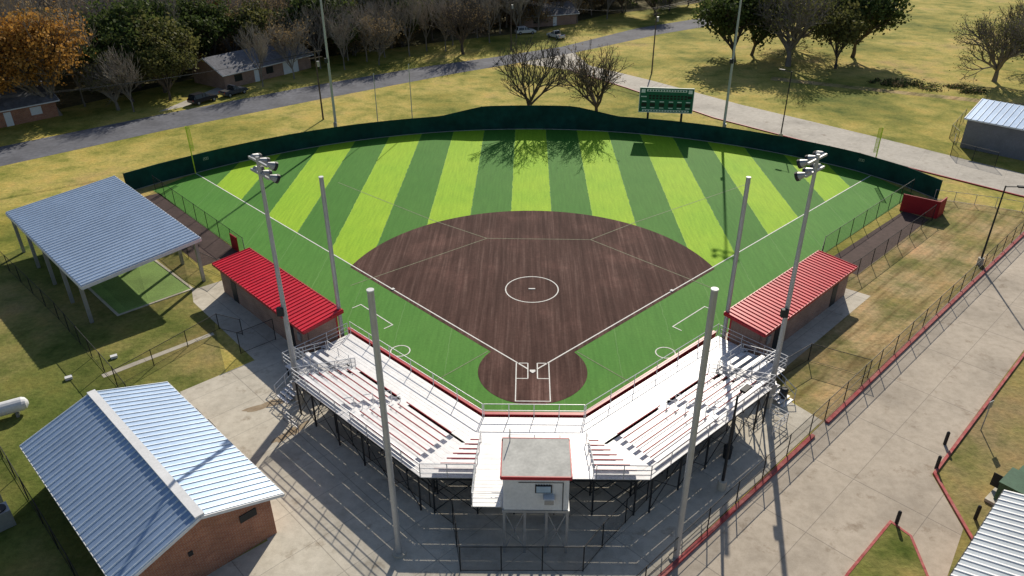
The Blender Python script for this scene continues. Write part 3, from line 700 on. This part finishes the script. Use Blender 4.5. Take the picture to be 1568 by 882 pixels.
def car(name,x,y,rot,col,suv=True,pickup=False):
    m=mat('car_paint_'+name,col,.3,.1,spec=.5,var=.03,fvar=.02);b=MB();R=Matrix.Rotation(rot,3,'Z');O=Vector((x,y,0))
    def T(p): return O+R@Vector(p)
    w=.92
    prof=[(-2.35,.4),(-2.4,.85),(-2.25,1.0),(.9,1.05),(2.1,.92),(2.35,.75),(2.35,.4)]
    b.hexa([T((px,-w,pz)) for px,pz in prof],[T((px,w,pz)) for px,pz in prof],m)
    r0=(-2.2,-1.95) if suv else (-1.6,-1.1)
    if pickup: r0=(-.5,-.35)
    cb=[(r0[0],1.02),(r0[1],1.62),(.1,1.66),(.95,1.04)]
    b.hexa([T((px,-w*(.95 if pz<1.3 else .8),pz)) for px,pz in cb],[T((px,w*(.95 if pz<1.3 else .8),pz)) for px,pz in cb],M_glass)
    b.hexa([T((r0[1]+.03,-.74,1.63)),T((.08,-.74,1.66)),T((.08,.74,1.66)),T((r0[1]+.03,.74,1.63))],[T((r0[1]+.1,-.7,1.7)),T((.0,-.7,1.72)),T((.0,.7,1.72)),T((r0[1]+.1,.7,1.7))],m)
    for px in (r0[1]+.05,-.45,.1):
        for s_ in (-1,1): b.beam(T((px,s_*.88,1.04)),T((px,s_*.76,1.64)),.09,.06,m)
    for px in (-1.5,1.5):
        for s_ in (-1,1):
            b.tube(T((px,s_*.72,.36)),T((px,s_*.95,.36)),.36,.36,M_black,14);b.tube(T((px,s_*.95,.36)),T((px,s_*.965,.36)),.2,.2,M_steel,10)
    for s_ in (-1,1):
        b.box(T((2.34,s_*.68,.72)),(.06,.34,.14),M_white,rot);b.box(T((-2.38,s_*.75,.85)),(.05,.2,.2),M_red,rot)
    if pickup: b.box(T((-1.4,0,1.03)),(1.6,1.5,.04),M_black,rot)
    b.obj(name)
car('parked_car',-54.8,76.6,1.,(.02,.02,.025));car('parked_car',-51.3,81.5,1.,(.05,.06,.08),pickup=True)
car('parked_car',-1.,136,.3,(.7,.7,.7));car('parked_car',6,131,2.2,(.7,.7,.7),pickup=True)
# ------------------------------------------------------------------ trees
def treemesh(name,seed,H,trunk,r0,spread,lv,kids,bark,leaf=None,nl=0,ls=.3,up=.25,droop=0,rmin=.022,first=.55,lscat=.5,twig=None):
    R=random.Random(seed);b=MB();tips=[]
    def grow(p,d,L,r,l):
        seg=3 if l<2 else 2
        pts=[p];c=p.copy();dd=d.copy()
        for i in range(seg):
            dd=(dd+Vector((R.uniform(-1,1),R.uniform(-1,1),R.uniform(-.6,.9)))*(.16+.05*l)+Vector((0,0,up*.12 if l else 0))).normalized()
            c=c+dd*(L/seg);pts.append(c)
        n=7 if l==0 else (5 if l==1 else (4 if l==2 else 3))
        for i in range(seg):
            a=r*(1-.45*i/seg);e=r*(1-.45*(i+1)/seg);b.tube(pts[i],pts[i+1],max(a,rmin),max(e,rmin*.8),twig if (twig and l>=3) else bark,n,False)
        if l>=lv: tips.append(c);return
        k=kids[l]
        for j in range(k):
            t=1. if j==0 else R.uniform(.3 if l else .7,1.)
            q=t*seg;i=min(int(q),seg-1);pp=pts[i].lerp(pts[i+1],q-i)
            az=6.283*(j/k)+R.uniform(-.5,.5);o=dd.orthogonal().normalized();o2=dd.cross(o)
            sp=spread[l]*R.uniform(.6,1.25)*(.5 if j==0 else 1)
            nd=(dd+(o*math.cos(az)+o2*math.sin(az))*sp+Vector((0,0,up-droop*l*.1))).normalized()
            grow(pp,nd,L*(first if l==0 else R.uniform(.55,.8))*(H/trunk*.62 if l==0 else 1),r*(.55 if l==0 else .6),l+1)
    grow(Vector((0,0,-.1)),Vector((R.uniform(-.08,.08),R.uniform(-.08,.08),1)).normalized(),trunk,r0,0)
    if leaf:
        for t in tips:
            for k in range(nl):
                c=t+Vector((R.gauss(0,lscat),R.gauss(0,lscat),R.gauss(0,lscat*.7)))
                a=Vector((R.gauss(0,1),R.gauss(0,1),R.gauss(0,1))).normalized();o=a.orthogonal().normalized();w=a.cross(o);s_=ls*R.uniform(.6,1.4)
                b.face([c-o*s_*.5,c+w*s_*.4,c+o*s_*.5,c-w*s_*.4],leaf)
    zm=max(v[2] for v in b.v);s_=H/zm;b.v=[(x*s_,y*s_,z*s_) for x,y,z in b.v]
    o=b.obj(name);me=o.data;bpy.data.objects.remove(o);return me
protos=[
 treemesh('bare_a',1,14,3.5,.22,[.6,.55,.6,.65,.6],4,[7,5,4,4],M_bark,up=.25,rmin=.036,twig=M_twig),
 treemesh('bare_b',2,15,4.2,.22,[.5,.55,.55,.65,.6],4,[7,5,4,4],M_bark,up=.3,rmin=.036,twig=M_twig),
 treemesh('bare_c',3,13,3.,.2,[.65,.6,.6,.65],4,[7,5,4,4],M_bark,M_brown,3,.28,up=.22,rmin=.036,twig=M_twig),
]
m_brush=treemesh('brush',4,5,.6,.08,[.9,.7,.7],3,[8,5,5],M_bark,M_brown,4,.28,up=.2,rmin=.022,twig=M_twig)
m_ever=treemesh('evergreen_oak',5,11,2.2,.3,[.85,.65,.6,.6],3,[8,6,5],M_barkd,M_green,30,.42,up=.15,lscat=.6)
m_ever2=treemesh('evergreen_b',6,10,1.8,.25,[.75,.6,.6,.6],3,[8,6,4],M_barkd,M_green2,26,.38,up=.22,lscat=.55)
m_gold=treemesh('golden',8,15,2.4,.4,[.85,.65,.6,.6],4,[8,5,4,3],M_bark,M_orange,22,.40,up=.14,lscat=.6)
m_oak1=treemesh('oak_a',11,11.,2.9,.30,[.9,.6,.65,.65,.6],5,[6,4,4,3,3],M_barkd,up=.14,rmin=.028,first=.5)
m_oak2=treemesh('oak_b',15,11.2,2.8,.34,[1.1,.65,.65,.65,.6],5,[7,4,4,3,3],M_barkd,M_brown,1,.18,up=.10,rmin=.028,first=.52)
m_oakb=treemesh('oak_big',21,14,3.,.55,[1.1,.7,.65,.6,.6],5,[9,5,4,3,3],M_bark,M_green2,2,.3,up=.12,rmin=.035,twig=M_bark)
def place(me,name,x,y,s=1.,rz=0,sz=None,parent=None):
    o=bpy.data.objects.new(name,me);S.collection.objects.link(o);o.location=(x,y,0);o.rotation_euler=(0,0,rz);o.scale=(s,s,sz or s)
    if parent: o.parent=parent
    return o
place(m_oak1,'oak_tree',-.6,65.2,1.22,.4);place(m_oak2,'oak_tree',9.9,65.6,1.2,2.)
place(m_gold,'golden_autumn_tree',-75,69,1.15,1);place(m_gold,'golden_autumn_tree',-84,64,1.05,3)
place(m_oakb,'large_oak_tree',50.5,103,1.35,1);place(m_ever,'live_oak_tree',41,107,1.45,2);place(m_ever,'live_oak_tree',66,111,1.55,4);place(m_oakb,'large_oak_tree',57,121,1.25,1)
place(m_ever2,'live_oak_tree',59,101,1.3,2);place(m_ever,'live_oak_tree',46,113,1.3,5)
place(m_oakb,'large_oak_tree',84,91,1.05,3);place(m_oak1,'oak_tree',97,103,1.3,3)
for x,y,s_,m_ in ((-64,83,1.4,m_ever2),(-70,86,1.45,m_ever),(-66,92,1.4,m_ever),(-60,98,1.3,m_ever),(-44,108,1.4,m_ever),(-37,113,1.2,m_ever2),(-30,120,1.35,m_ever),(-22,128,1.2,m_ever2),(-95,72,1.3,m_ever),(-53,103,1.3,m_ever2),(-61,78,1.05,m_ever2),(-67,77,1.1,m_ever)):
    place(m_,'live_oak_tree',x,y,s_,x)
place(m_oak2,'oak_tree',-14,114,1.2,4);place(m_oakb,'large_oak_tree',-50,112,.9,3);place(m_oakb,'large_oak_tree',-67,72,.7,2)
for i,(x,y,s_) in enumerate(((-64,71,.75),(-80,54,.8),(-92,44,.9),(-100,36,.95),(-36,100,.8),(-30,104,.8),(-41,101,.95),(-25,112,.95),(-86,50,.8),(-108,28,1.),(-37,108,.9),(-47,104,.95),(-18,117,.8),(-48,87,.8),(-44,93,.85),(-33,107,.9))):
    place(protos[i%3],'bare_tree',x,y,s_,i*1.7)
E=bpy.data.objects.new('distant_woods',None);S.collection.objects.link(E)
R=random.Random(5);pts_=[]
tries=0
def inwoods(x,y,off=0):
    if x-y>-147-off+max(0,x+40)*.2: return False
    if x>-25 and y<136+max(0,x)*1.2: return False
    if x>-10 and y<165+max(0,x)*.6 and R.random()<.5: return False
    if abs(x)>(y+48)*.74+14: return False
    if -68<x<-34 and 76<y<110 and x-y>-158: return False
    return True
while len(pts_)<720 and tries<30000:
    tries+=1
    x=R.uniform(-225,75);y=R.uniform(40,280)
    if not inwoods(x,y): continue
    mn=4.4 if y<170 else (5. if y<220 else 6.8)
    if any((x-a)**2+(y-c)**2<mn*mn for a,c in pts_): continue
    pts_.append((x,y))
for i,(x,y) in enumerate(pts_):
    q=R.random()
    me=R.choice(protos) if q<.82 else (m_ever if q<.90 else (m_ever2 if q<.975 else m_gold))
    s_=R.uniform(.9,1.35);place(me,'woodland_tree',x,y,s_,R.uniform(0,6.28),s_*R.uniform(.9,1.1),E)
k=0
while k<320:
    x=R.uniform(-150,30);y=R.uniform(40,180)
    if not inwoods(x,y,2): continue
    k+=1;place(m_brush,'understory_brush',x,y,R.uniform(.7,1.4),R.uniform(0,6.28),None,E)
for x,y in ((-22,117),(-17,123),(-30,111),(-9,126),(-3,131),(2,140),(12,150),(20,156),(-34,116),(38,175),(70,150),(80,168),(-12,131),(-18,130)):
    place(R.choice(protos),'bare_tree',x,y,R.uniform(.8,1.05),R.uniform(0,6))
for x,y in ((25,165),(33,160),(45,178),(60,185),(14,168),(-2,156),(20,172),(38,168),(8,160),(52,176),(-12,150)):
    place(m_ever if x%2 else m_ever2,'live_oak_tree',x,y,R.uniform(.9,1.2),R.uniform(0,6))
b=MB();rr=random.Random(9)
for c in range(34):
    a=rr.uniform(0,6.28);q=rr.random()**.5;cx=70+8.5*q*math.cos(a);cy=87+2.6*q*math.sin(a)-(q*math.cos(a))*3.4;rad=rr.uniform(.5,1.3)
    for k in range(60):
        z=abs(rr.gauss(0,.35))*rad;s_=rr.uniform(.12,.28);o=Vector((rr.gauss(0,1),rr.gauss(0,1),rr.gauss(0,1))).normalized()*s_;w=o.orthogonal().normalized()*s_*.6;p=Vector((cx+rr.gauss(0,rad*.6),cy+rr.gauss(0,rad*.5),z))
        b.face([p-o,p+w,p+o,p-w],M_brown if rr.random()<.35 else M_green)
b.obj('bush_thicket')
# ------------------------------------------------------------------ world, sun, camera
SE,SA=math.radians(33.5),math.radians(12)
w=bpy.data.worlds.new("World");S.world=w;w.use_nodes=True
n=w.node_tree.nodes;l=w.node_tree.links;sk=n.new('ShaderNodeTexSky');sk.sky_type='NISHITA';sk.sun_disc=False
sk.sun_elevation=SE;sk.sun_rotation=SA;sk.altitude=100
l.new(sk.outputs[0],n['Background'].inputs[0]);n['Background'].inputs[1].default_value=.088
sd=bpy.data.lights.new('sun','SUN');sd.energy=5.0;sd.angle=math.radians(.53);sd.color=(1,.91,.77)
so=bpy.data.objects.new('sun',sd);S.collection.objects.link(so)
D=Vector((math.sin(SA)*math.cos(SE),math.cos(SA)*math.cos(SE),math.sin(SE)))
so.rotation_euler=D.to_track_quat('Z','Y').to_euler();so.location=D*100
cy,p,r=.0212,.5093,-.0049
fw=Vector((-math.sin(cy)*math.cos(p),math.cos(cy)*math.cos(p),-math.sin(p)));rt=Vector((math.cos(cy),math.sin(cy),0));upv=rt.cross(fw)
r2=rt*math.cos(r)+upv*math.sin(r);u2=upv*math.cos(r)-rt*math.sin(r)
Mx=Matrix(((r2.x,u2.x,-fw.x,-.5537),(r2.y,u2.y,-fw.y,-47.786),(r2.z,u2.z,-fw.z,34.1287),(0,0,0,1)))
cd=bpy.data.cameras.new('camera');cd.sensor_width=36;cd.lens=1151.86/1568*36;cd.clip_end=3000;cd.clip_start=.5
co=bpy.data.objects.new('camera',cd);S.collection.objects.link(co);co.matrix_world=Mx;S.camera=co
S.view_settings.view_transform='Standard';S.view_settings.look='None';S.view_settings.exposure=0
